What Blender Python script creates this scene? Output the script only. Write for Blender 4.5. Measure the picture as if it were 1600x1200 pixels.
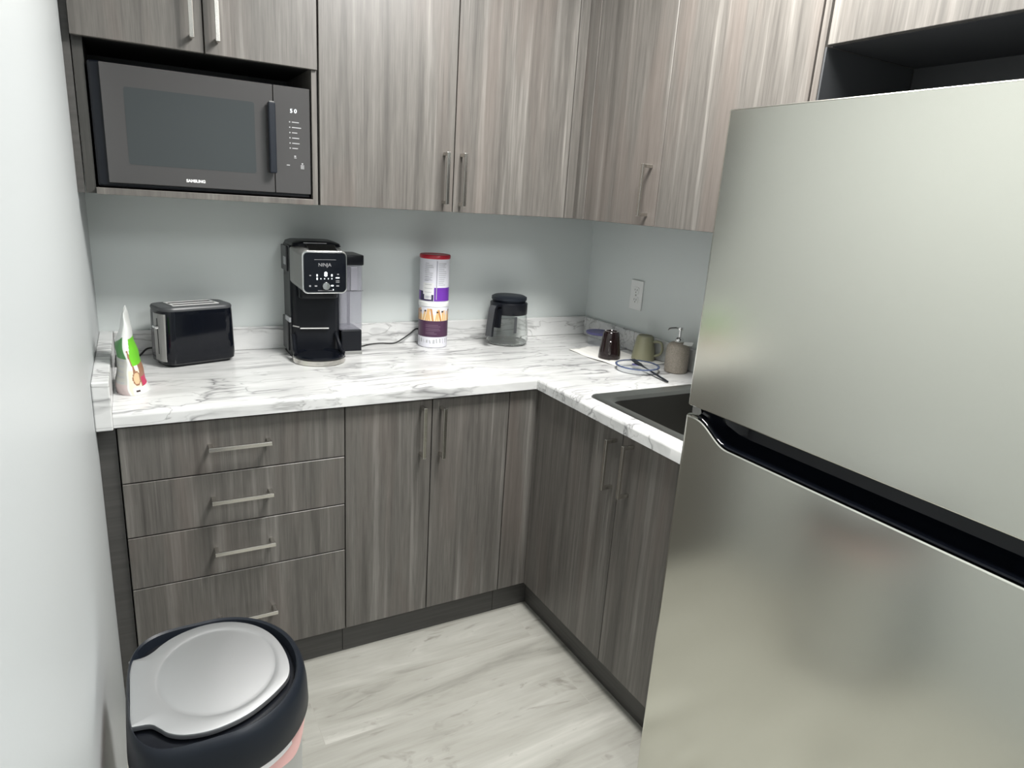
import bpy, bmesh, math, random
from mathutils import Vector, Matrix
random.seed(7)
for o in list(bpy.data.objects): bpy.data.objects.remove(o, do_unlink=True)
scene = bpy.context.scene
COL = scene.collection
PI = math.pi

# ------------------------------------------------------------------ camera
CAM = Vector((-1.791, -2.4731, 1.4838))
def cam_axes(yaw, pitch, roll):
    y, p, r = map(math.radians, (yaw, pitch, roll))
    f = Vector((math.sin(y)*math.cos(p), math.cos(y)*math.cos(p), math.sin(p)))
    rt = Vector((math.cos(y), -math.sin(y), 0)); up = rt.cross(f)
    return math.cos(r)*rt + math.sin(r)*up, -math.sin(r)*rt + math.cos(r)*up, f
cr, cu, cf = cam_axes(29.9851, -15.4766, 3.7927)
cam_data = bpy.data.cameras.new('camera')
cam_data.sensor_width = 36.0
cam_data.lens = 1041.53 * 36.0 / 1600.0
cam_data.clip_start = 0.02
cam = bpy.data.objects.new('camera', cam_data)
m = Matrix((cr, cu, -cf)).transposed().to_4x4(); m.translation = CAM
cam.matrix_world = m
COL.objects.link(cam); scene.camera = cam

# ------------------------------------------------------------------ world, lights, exposure
W = bpy.data.worlds.new('world'); scene.world = W; W.use_nodes = True
W.node_tree.nodes['Background'].inputs[0].default_value = (0.80, 0.90, 1.0, 1)
W.node_tree.nodes['Background'].inputs[1].default_value = 0.35
vs = scene.view_settings
vs.view_transform = 'Standard'; vs.look = 'None'; vs.gamma = 1.0; vs.use_curve_mapping = False
vs.exposure = 0.55
LIGHTS = [  # x, y, size x, size y, watts, colour
    (-0.84, -1.32, 0.50, 0.50, 42, (1.0, 0.985, 0.955)),
    (-0.75, -3.20, 0.60, 1.20, 22, (0.95, 0.98, 1.0)),
]
CEIL = 2.52
def area(name, loc, sx, sy, watts, col, rot=(0, 0, 0)):
    l = bpy.data.lights.new(name, 'AREA'); l.shape = 'RECTANGLE'; l.size = sx; l.size_y = sy
    l.energy = watts; l.color = col
    o = bpy.data.objects.new(name, l); o.location = loc; o.rotation_euler = rot
    COL.objects.link(o); return o
for (lx, ly, sx, sy, w, c) in LIGHTS:
    area('ceiling_panel_light', (lx, ly, CEIL-0.035), sx, sy, w, c)

# ------------------------------------------------------------------ materials
def mat(name, base=(0.5, 0.5, 0.5), rough=0.5, metal=0.0, **k):
    m = bpy.data.materials.new(name); m.use_nodes = True
    b = m.node_tree.nodes['Principled BSDF']
    b.inputs['Base Color'].default_value = (*base, 1)
    b.inputs['Roughness'].default_value = rough
    b.inputs['Metallic'].default_value = metal
    for kk, v in k.items():
        b.inputs[kk.replace('_', ' ')].default_value = v
    return m
def N(m, typ, **k):
    n = m.node_tree.nodes.new(typ)
    for kk, v in k.items(): setattr(n, kk, v)
    return n
def L(m, a, b): m.node_tree.links.new(a, b)
def bsdf(m): return m.node_tree.nodes['Principled BSDF']
def coords(m, scale=(1, 1, 1), rot=(0, 0, 0), loc=(0, 0, 0), rand=0.0, src='Object'):
    tc = N(m, 'ShaderNodeTexCoord'); mp = N(m, 'ShaderNodeMapping')
    mp.inputs['Scale'].default_value = scale; mp.inputs['Rotation'].default_value = rot
    mp.inputs['Location'].default_value = loc
    if rand:
        oi = N(m, 'ShaderNodeObjectInfo'); vm = N(m, 'ShaderNodeVectorMath', operation='SCALE')
        cb = N(m, 'ShaderNodeCombineXYZ'); L(m, oi.outputs['Random'], cb.inputs[0]); L(m, oi.outputs['Random'], cb.inputs[1]); L(m, oi.outputs['Random'], cb.inputs[2])
        vm.inputs['Scale'].default_value = rand; L(m, cb.outputs[0], vm.inputs[0])
        ad = N(m, 'ShaderNodeVectorMath', operation='ADD')
        L(m, tc.outputs[src], ad.inputs[0]); L(m, vm.outputs[0], ad.inputs[1]); L(m, ad.outputs[0], mp.inputs[0])
    else:
        L(m, tc.outputs[src], mp.inputs[0])
    return mp.outputs[0]
def noise(m, vec, scale=5, detail=3, rough=0.5, dist=0.0):
    n = N(m, 'ShaderNodeTexNoise'); n.inputs['Scale'].default_value = scale
    n.inputs['Detail'].default_value = detail; n.inputs['Roughness'].default_value = rough
    n.inputs['Distortion'].default_value = dist; L(m, vec, n.inputs['Vector']); return n.outputs['Fac']
def ramp(m, fac, stops, interp='LINEAR'):
    r = N(m, 'ShaderNodeValToRGB'); r.color_ramp.interpolation = interp
    el = r.color_ramp.elements
    el[0].position = stops[0][0]; el[0].color = (*stops[0][1], 1)
    el[1].position = stops[-1][0]; el[1].color = (*stops[-1][1], 1)
    for p, c in stops[1:-1]:
        e = el.new(p); e.color = (*c, 1)
    L(m, fac, r.inputs[0]); return r.outputs[0]
def mix(m, fac, a, b, blend='MIX'):
    n = N(m, 'ShaderNodeMix', data_type='RGBA', blend_type=blend)
    if isinstance(fac, float): n.inputs[0].default_value = fac
    else: L(m, fac, n.inputs[0])
    for sock, v in ((n.inputs[6], a), (n.inputs[7], b)):
        if isinstance(v, tuple): sock.default_value = (*v, 1)
        else: L(m, v, sock)
    return n.outputs[2]
def bump(m, h, strength=0.1, dist=0.01):
    b = N(m, 'ShaderNodeBump'); b.inputs['Strength'].default_value = strength; b.inputs['Distance'].default_value = dist
    L(m, h, b.inputs['Height']); L(m, b.outputs[0], bsdf(m).inputs['Normal'])
g = lambda v: (v, v, v)

def wood(name, lo, mid, hi, pink, rough=0.42):
    m = mat(name, rough=rough)
    v1 = coords(m, (30, 30, 0.9), rand=3.0)
    v2 = coords(m, (105, 105, 3.6), rand=5.0)
    v3 = coords(m, (280, 280, 12), rand=5.0)
    n1 = noise(m, v1, 1.0, 3, 0.55, 0.35)
    n2 = noise(m, v2, 1.0, 3, 0.6, 0.2)
    n3 = noise(m, v3, 1.0, 2, 0.6)
    c = ramp(m, n1, [(0.30, lo), (0.47, mid), (0.56, mid), (0.72, hi)])
    k = ramp(m, n2, [(0.32, g(0.74)), (0.5, g(1.0)), (0.60, g(1.0)), (0.70, g(1.28))])
    c = mix(m, 0.85, c, k, 'MULTIPLY')
    k3 = ramp(m, n3, [(0.3, g(0.82)), (0.7, g(1.15))])
    c = mix(m, 0.7, c, k3, 'MULTIPLY')
    v4 = coords(m, (9, 9, 1.3), rand=4.0)
    n4 = noise(m, v4, 1.0, 2, 0.5, 0.5)
    f4 = ramp(m, n4, [(0.5, g(0)), (0.68, g(0.38))])
    c = mix(m, f4, c, pink)
    L(m, c, bsdf(m).inputs['Base Color'])
    bump(m, n3, 0.06, 0.002)
    return m
M = {}
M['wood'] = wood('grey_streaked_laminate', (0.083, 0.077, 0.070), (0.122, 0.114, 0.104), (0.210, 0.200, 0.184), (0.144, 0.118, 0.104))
M['shadewood'] = wood('shaded_streaked_laminate', (0.033, 0.032, 0.030), (0.046, 0.045, 0.041), (0.064, 0.062, 0.058), (0.048, 0.044, 0.040))  # darker copy of the laminate, painting in shade on the recessed left side panel
M['edge'] = mat('grey_laminate_edge', (0.17, 0.16, 0.15), 0.5)
M['kick'] = mat('dark_grey_laminate', (0.060, 0.058, 0.055), 0.5)
n = noise(M['kick'], coords(M['kick'], (2, 2, 60)), 1.5, 3)
L(M['kick'], ramp(M['kick'], n, [(0.3, (0.052, 0.050, 0.047)), (0.7, (0.075, 0.072, 0.068))]), bsdf(M['kick']).inputs['Base Color'])
M['carcass'] = mat('shadow_gap_carcass_board', (0.035, 0.034, 0.033), 0.6)  # cabinet bodies coloured dark so the door gaps read as shadow
M['niche'] = mat('shade_tinted_niche_board', (0.05, 0.052, 0.055), 0.55)  # deep shade of the microwave niche and fridge alcove, put into the colour

def marble():
    m = mat('white_veined_laminate', rough=0.2)
    bsdf(m).inputs['Specular IOR Level'].default_value = 0.5
    rot = (0, 0, math.radians(20))
    v = coords(m, (1.5, 8.0, 8.0), rot=rot)
    warp = noise(m, coords(m, (1, 1, 1), loc=(3, 1, 2)), 3.5, 3, 0.55)
    wa = N(m, 'ShaderNodeVectorMath', operation='ADD')
    cb = N(m, 'ShaderNodeCombineXYZ'); ml = N(m, 'ShaderNodeMath', operation='MULTIPLY'); ml.inputs[1].default_value = 0.9
    L(m, warp, ml.inputs[0]); L(m, ml.outputs[0], cb.inputs[1]); L(m, ml.outputs[0], cb.inputs[0])
    L(m, v, wa.inputs[0]); L(m, cb.outputs[0], wa.inputs[1])
    def vein(scale, width, strength, off):
        vo = N(m, 'ShaderNodeVectorMath', operation='ADD'); vo.inputs[1].default_value = (off, off*1.7, off*0.6)
        L(m, wa.outputs[0], vo.inputs[0])
        f = noise(m, vo.outputs[0], scale, 4, 0.5, 0.4)
        s = N(m, 'ShaderNodeMath', operation='SUBTRACT'); s.inputs[1].default_value = 0.5; L(m, f, s.inputs[0])
        a = N(m, 'ShaderNodeMath', operation='ABSOLUTE'); L(m, s.outputs[0], a.inputs[0])
        return ramp(m, a.outputs[0], [(0.0, g(strength)), (width*0.35, g(strength*0.45)), (width, g(0))])
    va = vein(0.85, 0.028, 0.85, 0.0)
    vb = vein(1.9, 0.026, 0.7, 7.3)
    msk = ramp(m, noise(m, coords(m, (1, 1, 1), loc=(9, 4, 0)), 3.2, 2, 0.5), [(0.40, g(0.08)), (0.58, g(1))])
    va2 = mix(m, 1.0, va, msk, 'MULTIPLY')
    msk2 = ramp(m, noise(m, coords(m, (1, 1, 1), loc=(2, 7, 5)), 4.5, 2, 0.5), [(0.38, g(0.15)), (0.54, g(1))])
    vb2 = mix(m, 1.0, vb, msk2, 'MULTIPLY')
    cloud = noise(m, coords(m, (1.4, 4, 4), rot=rot), 2.2, 4, 0.55, 0.3)
    base = ramp(m, cloud, [(0.35, (0.57, 0.575, 0.57)), (0.6, (0.72, 0.725, 0.72))])
    c = mix(m, va2, base, (0.15, 0.15, 0.155))
    c = mix(m, vb2, c, (0.22, 0.22, 0.22))
    L(m, c, bsdf(m).inputs['Base Color'])
    return m
M['marble'] = marble()

def floor_mat():
    m = mat('pale_oak_vinyl_plank', rough=0.45)
    tc = N(m, 'ShaderNodeTexCoord')
    br = N(m, 'ShaderNodeTexBrick'); br.offset = 0.37; br.squash = 1.0
    br.inputs['Scale'].default_value = 1.0; br.inputs['Brick Width'].default_value = 1.22; br.inputs['Row Height'].default_value = 0.18
    br.inputs['Mortar Size'].default_value = 0.0012; br.inputs['Mortar Smooth'].default_value = 0.3
    br.inputs['Color1'].default_value = (0, 0, 0, 1); br.inputs['Color2'].default_value = (1, 1, 1, 1); br.inputs['Mortar'].default_value = (0.5, 0.5, 0.5, 1)
    mp = N(m, 'ShaderNodeMapping'); mp.inputs['Location'].default_value = (0.21, 0.05, 0)
    L(m, tc.outputs['Object'], mp.inputs[0]); L(m, mp.outputs[0], br.inputs['Vector'])
    # shift the grain per plank
    sc = N(m, 'ShaderNodeVectorMath', operation='SCALE'); sc.inputs['Scale'].default_value = 13.0
    L(m, br.outputs['Color'], sc.inputs[0])
    ad = N(m, 'ShaderNodeVectorMath', operation='ADD'); L(m, tc.outputs['Object'], ad.inputs[0]); L(m, sc.outputs[0], ad.inputs[1])
    def mapped(s):
        q = N(m, 'ShaderNodeMapping'); q.inputs['Scale'].default_value = s; L(m, ad.outputs[0], q.inputs[0]); return q.outputs[0]
    n1 = noise(m, mapped((1.0, 5.5, 1)), 1.5, 6, 0.58, 1.0)
    n2 = noise(m, mapped((3.0, 60, 1)), 1.5, 3, 0.6, 0.4)
    n3 = noise(m, mapped((2.4, 7, 1)), 1.3, 4, 0.6, 2.6)
    c = ramp(m, n1, [(0.28, (0.23, 0.225, 0.20)), (0.43, (0.34, 0.335, 0.30)), (0.60, (0.39, 0.385, 0.35)), (0.74, (0.48, 0.475, 0.435))])
    c = mix(m, 0.6, c, ramp(m, n2, [(0.3, g(0.90)), (0.7, g(1.06))]), 'MULTIPLY')
    k = ramp(m, n3, [(0.60, g(0)), (0.68, g(0.45)), (0.74, g(0.8))])
    c = mix(m, k, c, (0.19, 0.18, 0.155))
    c = mix(m, br.outputs['Fac'], c, (0.36, 0.35, 0.315))
    L(m, c, bsdf(m).inputs['Base Color'])
    bump(m, n2, 0.08, 0.002)
    return m
M['floor'] = floor_mat()
def paint(name, c, r=0.55):
    m = mat(name, c, r)
    n = noise(m, coords(m, (1, 1, 1)), 180, 2, 0.5); bump(m, n, 0.05, 0.002)
    return m
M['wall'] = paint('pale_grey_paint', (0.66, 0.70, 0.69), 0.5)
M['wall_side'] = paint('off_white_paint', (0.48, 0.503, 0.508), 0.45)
M['ceiling'] = paint('white_ceiling_paint', (0.8, 0.8, 0.8), 0.8)
M['white'] = mat('white_plastic', (0.78, 0.79, 0.78), 0.35)
M['nickel'] = mat('satin_nickel', (0.62, 0.60, 0.56), 0.2, 1.0)
M['chrome'] = mat('polished_chrome', (0.8, 0.8, 0.8), 0.12, 1.0)

def stainless(name, base, r, horiz=True):
    m = mat(name, base, r, 1.0)
    b = bsdf(m)
    s = (2, 2, 2) if horiz else (30, 3, 3)
    n = noise(m, coords(m, s), 1.0, 2, 0.5)
    L(m, ramp(m, n, [(0.3, tuple(x*0.99 for x in base)), (0.7, tuple(min(1, x*1.01) for x in base))]), b.inputs['Base Color'])
    return m
M['steel'] = stainless('brushed_stainless', (0.70, 0.70, 0.635), 0.20)
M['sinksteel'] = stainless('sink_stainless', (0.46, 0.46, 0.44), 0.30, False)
M['bowlsteel_shade'] = stainless('shaded_bowl_stainless', (0.17, 0.17, 0.16), 0.42, False)  # same steel as the rim, darkened for the shade inside the deep bowl
M['lidsteel'] = stainless('lid_stainless', (0.66, 0.67, 0.68), 0.46)
M['silver'] = mat('silver_paint', (0.34, 0.34, 0.33), 0.33, 0.6)
M['blackgloss'] = mat('gloss_black', (0.004, 0.005, 0.008), 0.08, Specular_IOR_Level=0.35)
M['black'] = mat('black_plastic', (0.007, 0.008, 0.011), 0.30, Specular_IOR_Level=0.25)
M['blacksatin'] = mat('satin_black_plastic', (0.009, 0.012, 0.018), 0.42, Specular_IOR_Level=0.3)
M['charcoal'] = mat('charcoal_plastic', (0.055, 0.058, 0.062), 0.4)
M['rubber'] = mat('black_rubber', (0.012, 0.012, 0.012), 0.6)
M['mwface'] = mat('grey_mirror_glass', (0.060, 0.058, 0.058), 0.12)
bsdf(M['mwface']).inputs['Specular IOR Level'].default_value = 0.8
M['mwwin'] = mat('microwave_window_glass', (0.040, 0.046, 0.048), 0.10)
bsdf(M['mwwin']).inputs['Specular IOR Level'].default_value = 0.8
M['print'] = mat('white_print', (0.75, 0.75, 0.75), 0.5)
M['printmid'] = mat('light_grey_print', (0.42, 0.42, 0.43), 0.5)
M['printdim'] = mat('grey_print', (0.28, 0.28, 0.29), 0.5)
def emit(name, c, s):
    m = mat(name, c, 0.4); b = bsdf(m)
    b.inputs['Emission Color'].default_value = (*c, 1); b.inputs['Emission Strength'].default_value = s
    return m
M['led'] = emit('lit_display', (0.9, 0.97, 1.0), 0.7)
M['diffuser'] = emit('lamp_diffuser', (1.0, 0.98, 0.95), 2.0)
def glass(name, col, r=0.02):
    m = mat(name, col, r); b = bsdf(m)
    b.inputs['Transmission Weight'].default_value = 1.0; b.inputs['IOR'].default_value = 1.45
    return m
def thin_glass(name, col, alpha, r=0.05):
    m = mat(name, col, r); b = bsdf(m)
    b.inputs['Alpha'].default_value = alpha
    b.inputs['Specular IOR Level'].default_value = 0.8
    return m
M['glass'] = glass('carafe_glass', (0.97, 0.99, 0.98), 0.0)
M['tank'] = thin_glass('clear_tank_plastic', (0.36, 0.36, 0.42), 0.26, 0.12)
M['tankgrip'] = mat('grey_translucent_grip', (0.22, 0.22, 0.25), 0.3)
M['slotmetal'] = mat('bright_slot_metal', (0.75, 0.75, 0.74), 0.4, 0.3)
M['red'] = mat('red_plastic', (0.42, 0.012, 0.03), 0.35)
M['purple'] = mat('purple_print', (0.15, 0.035, 0.36), 0.3)
M['plum'] = mat('plum_print', (0.065, 0.025, 0.06), 0.35)
M['plum2'] = mat('light_plum_print', (0.13, 0.075, 0.12), 0.4)
M['labelwhite'] = mat('label_white', (0.72, 0.72, 0.78), 0.35)
M['labelgrey'] = mat('label_grey', (0.45, 0.46, 0.48), 0.4)
M['textgrey'] = mat('small_print_grey', (0.36, 0.36, 0.42), 0.5)
M['navyprint'] = mat('dark_violet_print', (0.03, 0.018, 0.07), 0.4)
M['stick'] = mat('biscuit_print', (0.72, 0.45, 0.20), 0.5)
M['stick2'] = mat('dark_biscuit_print', (0.50, 0.24, 0.08), 0.5)
M['cream'] = mat('cream_print', (0.80, 0.72, 0.55), 0.5)
M['choc'] = mat('chocolate_print', (0.03, 0.012, 0.008), 0.5)
M['greend'] = mat('mid_green_film', (0.075, 0.25, 0.075), 0.35)
M['greenb'] = mat('bright_green_film', (0.15, 0.52, 0.03), 0.35)
M['film'] = mat('white_film', (0.72, 0.74, 0.72), 0.25)
M['film2'] = mat('dull_white_film', (0.50, 0.50, 0.46), 0.35)
M['brownp'] = mat('brown_wood_print', (0.30, 0.15, 0.09), 0.4)
M['bowlp'] = mat('bowl_print', (0.66, 0.47, 0.28), 0.4)
M['magenta'] = mat('magenta_print', (0.50, 0.03, 0.10), 0.4)
M['pinkfilm'] = mat('pale_pink_film', (0.55, 0.46, 0.45), 0.35)
M['mugblack'] = mat('black_brown_glaze', (0.014, 0.008, 0.008), 0.10)
M['mugrim'] = mat('unglazed_foot_ring', (0.62, 0.60, 0.58), 0.5)
M['muggreen'] = mat('sage_green_glaze', (0.27, 0.265, 0.175), 0.32)
M['soap'] = mat('taupe_stoneware', (0.27, 0.225, 0.175), 0.6)
nn = noise(M['soap'], coords(M['soap'], (1, 1, 1)), 260, 2, 0.5); bump(M['soap'], nn, 0.35, 0.002)
L(M['soap'], ramp(M['soap'], nn, [(0.35, (0.225, 0.20, 0.165)), (0.65, (0.32, 0.285, 0.24))]), bsdf(M['soap']).inputs['Base Color'])
M['bluelid'] = mat('violet_blue_plastic', (0.085, 0.082, 0.20), 0.4)
M['bluering'] = mat('slate_blue_plastic', (0.06, 0.085, 0.17), 0.35)
M['towel'] = mat('paper_towel', (0.82, 0.81, 0.77), 0.9)
M['clearpl'] = thin_glass('clear_container', (0.62, 0.66, 0.70), 0.16, 0.15)
M['pinkbag'] = mat('pink_bag_film', (0.72, 0.42, 0.40), 0.3)
M['whitebag'] = mat('white_bag_film', (0.80, 0.78, 0.78), 0.3)

# ------------------------------------------------------------------ mesh helpers
def box(bm, x0, x1, y0, y1, z0, z1, bev=0.0, seg=2, mi=0):
    t = bmesh.new()
    r = bmesh.ops.create_cube(t, size=1.0)
    bmesh.ops.scale(t, vec=(abs(x1-x0), abs(y1-y0), abs(z1-z0)), verts=t.verts)
    bmesh.ops.translate(t, vec=((x0+x1)/2, (y0+y1)/2, (z0+z1)/2), verts=t.verts)
    if bev: bmesh.ops.bevel(t, geom=t.edges[:], offset=bev, segments=seg, affect='EDGES', profile=0.5)
    merge(bm, t, mi); return bm
def merge(bm, t, mi=None, mat4=None):
    if mat4 is not None: bmesh.ops.transform(t, matrix=mat4, verts=t.verts)
    vm = {}
    for v in t.verts: vm[v] = bm.verts.new(v.co)
    for f in t.faces:
        try:
            nf = bm.faces.new([vm[v] for v in f.verts]); nf.material_index = f.material_index if mi is None else mi
            nf.smooth = f.smooth
        except ValueError: pass
    t.free()
def NB(): return bmesh.new()
def ring_pts(fn, n): return [fn(2*PI*i/n) for i in range(n)]
def loft(bm, rings, cap0=True, cap1=True, mi=0, smooth=True, closed=True, mifn=None):
    vs_ = [[bm.verts.new(p) for p in r] for r in rings]
    n = len(rings[0])
    for i in range(len(rings)-1):
        for j in range(n if closed else n-1):
            k = (j+1) % n
            f = bm.faces.new((vs_[i][j], vs_[i][k], vs_[i+1][k], vs_[i+1][j])); f.smooth = smooth
            f.material_index = mifn(i, j) if mifn else mi
    if cap0 and closed: f = bm.faces.new(list(reversed(vs_[0]))); f.material_index = mifn(0, 0) if mifn else mi
    if cap1 and closed: f = bm.faces.new(vs_[-1]); f.material_index = mifn(len(rings)-2, 0) if mifn else mi
    return bm
def lathe(bm, cx, cy, prof, n=40, cap0=True, cap1=True, mi=0, mifn=None, smooth=True):
    rings = [[(cx+r*math.cos(2*PI*i/n), cy+r*math.sin(2*PI*i/n), z) for i in range(n)] for r, z in prof]
    return loft(bm, rings, cap0, cap1, mi, smooth, True, mifn)
def tube(bm, pts, r, n=8, mi=0):
    pts = [Vector(p) for p in pts]; rings = []
    prev = None
    for i, p in enumerate(pts):
        d = (pts[min(i+1, len(pts)-1)] - pts[max(i-1, 0)]).normalized()
        a = d.orthogonal().normalized() if prev is None else (prev - d*prev.dot(d)).normalized()
        prev = a; b = d.cross(a)
        rr = r(i) if callable(r) else r
        rings.append([tuple(p + a*rr*math.cos(2*PI*k/n) + b*rr*math.sin(2*PI*k/n)) for k in range(n)])
    return loft(bm, rings, True, True, mi)
def spline(ctrl, n=8):
    c = [Vector(p) for p in ctrl]; c = [c[0]*2-c[1]] + c + [c[-1]*2-c[-2]]; out = []
    for i in range(1, len(c)-2):
        for k in range(n):
            t = k/n; p0, p1, p2, p3 = c[i-1:i+3]
            out.append(0.5*((2*p1)+(-p0+p2)*t+(2*p0-5*p1+4*p2-p3)*t*t+(-p0+3*p1-3*p2+p3)*t**3))
    out.append(c[-2]); return out
def rrect(x0, x1, y0, y1, r, n=6):
    pts = []
    for (cx, cy, a) in ((x1-r, y1-r, 0), (x0+r, y1-r, PI/2), (x0+r, y0+r, PI), (x1-r, y0+r, 1.5*PI)):
        for i in range(n+1):
            t = a + PI/2*i/n; pts.append((cx+r*math.cos(t), cy+r*math.sin(t)))
    return pts
def prism(bm, pts2, a0, a1, axis='z', mi=0, bev=0.0, seg=2):
    t = bmesh.new()
    def P(u, v, w): return {'z': (u, v, w), 'y': (u, w, v), 'x': (w, u, v)}[axis]
    lo = [t.verts.new(P(u, v, a0)) for u, v in pts2]; hi = [t.verts.new(P(u, v, a1)) for u, v in pts2]
    t.faces.new(lo); t.faces.new(list(reversed(hi)))
    n = len(pts2)
    for i in range(n): t.faces.new((lo[i], hi[i], hi[(i+1) % n], lo[(i+1) % n]))
    bmesh.ops.recalc_face_normals(t, faces=t.faces)
    if bev:
        es = [e for e in t.edges if e.calc_face_angle(0) > 0.6]
        bmesh.ops.bevel(t, geom=es, offset=bev, segments=seg, affect='EDGES', profile=0.5)
    merge(bm, t, mi); return bm
ROOTLOC = {}
def origin_of(parent):
    while parent.parent is not None: parent = parent.parent
    return parent.location
def obj(name, bm, m, parent=None, smooth=False, loc=None, label=None):
    """one mesh object from a bmesh given in world coordinates"""
    bmesh.ops.recalc_face_normals(bm, faces=bm.faces)
    org = origin_of(parent) if parent is not None else Vector(loc) if loc is not None else Vector((0, 0, 0))
    bmesh.ops.translate(bm, vec=-org, verts=bm.verts)
    me = bpy.data.meshes.new(name); 
    if smooth:
        for f in bm.faces: f.smooth = f.calc_area() < 0.006      # large flat panels keep their own normal
        for e in bm.edges:
            if len(e.link_faces) == 2 and e.calc_face_angle(0) > 0.6: e.smooth = False
    bm.to_mesh(me); bm.free()
    for mm in (m if isinstance(m, (list, tuple)) else [m]): me.materials.append(mm)
    o = bpy.data.objects.new(name, me); COL.objects.link(o)
    if parent is not None: o.parent = parent
    else: o.location = org
    if label: o['label'] = label
    return o
def thing(name, label, cat, loc, group=None):
    o = bpy.data.objects.new(name, None); COL.objects.link(o); o.location = loc
    o['label'] = label; o['category'] = cat
    if group: o['group'] = group
    return o
def tag(o, label, cat, group=None):
    o['label'] = label; o['category'] = cat
    if group: o['group'] = group
    return o
def struct(name, bm, m, label=None):
    o = obj(name, bm, m); o['kind'] = 'structure'
    if label: o['label'] = label
    return o
def text(name, s, size, mat4, m, parent, extrude=0.0002, bold=0.0):
    c = bpy.data.curves.new(name, 'FONT'); c.body = s; c.size = size; c.align_x = 'CENTER'; c.align_y = 'CENTER'
    c.extrude = extrude; c.offset = bold
    t = bpy.data.objects.new('tmp', c); COL.objects.link(t)
    me = bpy.data.meshes.new_from_object(t.evaluated_get(bpy.context.evaluated_depsgraph_get()))
    COL.objects.unlink(t); bpy.data.objects.remove(t)
    bm = bmesh.new(); bm.from_mesh(me); bpy.data.meshes.remove(me)
    bmesh.ops.transform(bm, matrix=mat4, verts=bm.verts)
    return obj(name, bm, m, parent)
def face_y(x, y, z): return Matrix.Translation((x, y, z)) @ Matrix.Rotation(PI/2, 4, 'X')   # readable from -y

# ------------------------------------------------------------------ the setting
RX, FY = 1.2, -5.0
struct('floor', box(NB(), -1.905, 0.0, FY, 0, -0.02, 0), M['floor'])
struct('wall_back', box(NB(), -2.0, 0.12, 0, 0.12, 0, CEIL), M['wall'])
struct('wall_right', box(NB(), 0, 0.12, FY, 0, 0, CEIL), M['wall'])
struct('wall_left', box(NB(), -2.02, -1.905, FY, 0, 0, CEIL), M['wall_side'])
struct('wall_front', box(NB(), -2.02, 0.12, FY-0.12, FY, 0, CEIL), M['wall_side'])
struct('ceiling', box(NB(), -2.02, 0.12, FY-0.12, 0.12, CEIL, CEIL+0.1), M['ceiling'])
for (lx, ly, sx, sy, w, c), lb in zip(LIGHTS, ('white ceiling light panel over the kitchen floor', 'white ceiling light panel towards the rear wall')):
    t = thing('ceiling_light', lb, 'light', (lx, ly, CEIL))
    b = NB(); hx, hy = sx/2, sy/2
    box(b, lx-hx-.03, lx-hx, ly-hy-.03, ly+hy+.03, CEIL-.03, CEIL); box(b, lx+hx, lx+hx+.03, ly-hy-.03, ly+hy+.03, CEIL-.03, CEIL)
    box(b, lx-hx, lx+hx, ly-hy-.03, ly-hy, CEIL-.03, CEIL); box(b, lx-hx, lx+hx, ly+hy, ly+hy+.03, CEIL-.03, CEIL)
    obj('frame', b, M['white'], t)
    obj('diffuser', box(NB(), lx-hx, lx+hx, ly-hy, ly+hy, CEIL-.02, CEIL-.008), M['diffuser'], t)

# ------------------------------------------------------------------ cabinets
FR = -0.61      # base door faces
UF = -0.3625    # wall cabinet door faces
ZT, ZB = 0.105, 0.862
GAP = 0.0016
def bar_handle(parent, axis, u, v0, v1, face, out=0.032):
    """axis 'h': horizontal bar on a y face; 'v': vertical on a y face; 'w': vertical on an x face. u = fixed coord."""
    b = NB(); s = 0.0055; e = 0.001
    if axis == 'h':
        box(b, v0, v1, face-out-0.008, face-out, u-s, u+s, e)
        for p in (v0+.006, v1-.006): box(b, p-.0055, p+.0055, face-out-.002, face, u-s+.001, u+s-.001, e)
    elif axis == 'v':
        box(b, u-s, u+s, face-out-0.008, face-out, v0, v1, e)
        for p in (v0+.006, v1-.006): box(b, u-s+.001, u+s-.001, face-out-.002, face, p-.0055, p+.0055, e)
    else:
        box(b, face-out-0.008, face-out, u-s, u+s, v0, v1, e)
        for p in (v0+.006, v1-.006): box(b, face-out-.002, face, u-s+.001, u+s-.001, p-.0055, p+.0055, e)
    return obj('handle', b, M['nickel'], parent)
def panel_y(name, x0, x1, z0, z1, face, parent, m=None, th=0.018):
    return obj(name, box(NB(), x0+GAP, x1-GAP, face, face+th, z0+GAP, z1-GAP, 0.0012, 1), m or M['wood'], parent)
def panel_x(name, y0, y1, z0, z1, face, parent, m=None, th=0.018):
    return obj(name, box(NB(), face, face+th, y0+GAP, y1-GAP, z0+GAP, z1-GAP, 0.0012, 1), m or M['wood'], parent)

# drawer unit
c = thing('drawer_cabinet', 'grey laminate base cabinet with four stacked drawers behind the trash can', 'cabinet', (-1.57, -0.3, 0), 'base cabinets under the worktop')
obj('body', box(NB(), -1.862, -1.282, FR+.019, -0.002, ZT, 0.868), M['carcass'], c)
obj('toe_kick', box(NB(), -1.862, -1.282, -0.578, -0.56, 0.0, ZT-.001), M['kick'], c)
zs = [(0.706, ZB, .788), (0.549, 0.706, .632), (0.3935, 0.549, .4755), (ZT, 0.3935, .249)]
for z0, z1, hz in zs:
    d = panel_y('drawer', -1.862, -1.279, z0, z1, FR, c)
    bar_handle(d, 'h', hz, -1.654, -1.492, FR)
# dark filler to the wall
f = obj('filler_strip', box(NB(), -1.9045, -1.864, -0.600, -0.582, 0, 0.862), M['kick'])
tag(f, 'dark narrow filler strip between the drawers and the left wall', 'filler strip')
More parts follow.
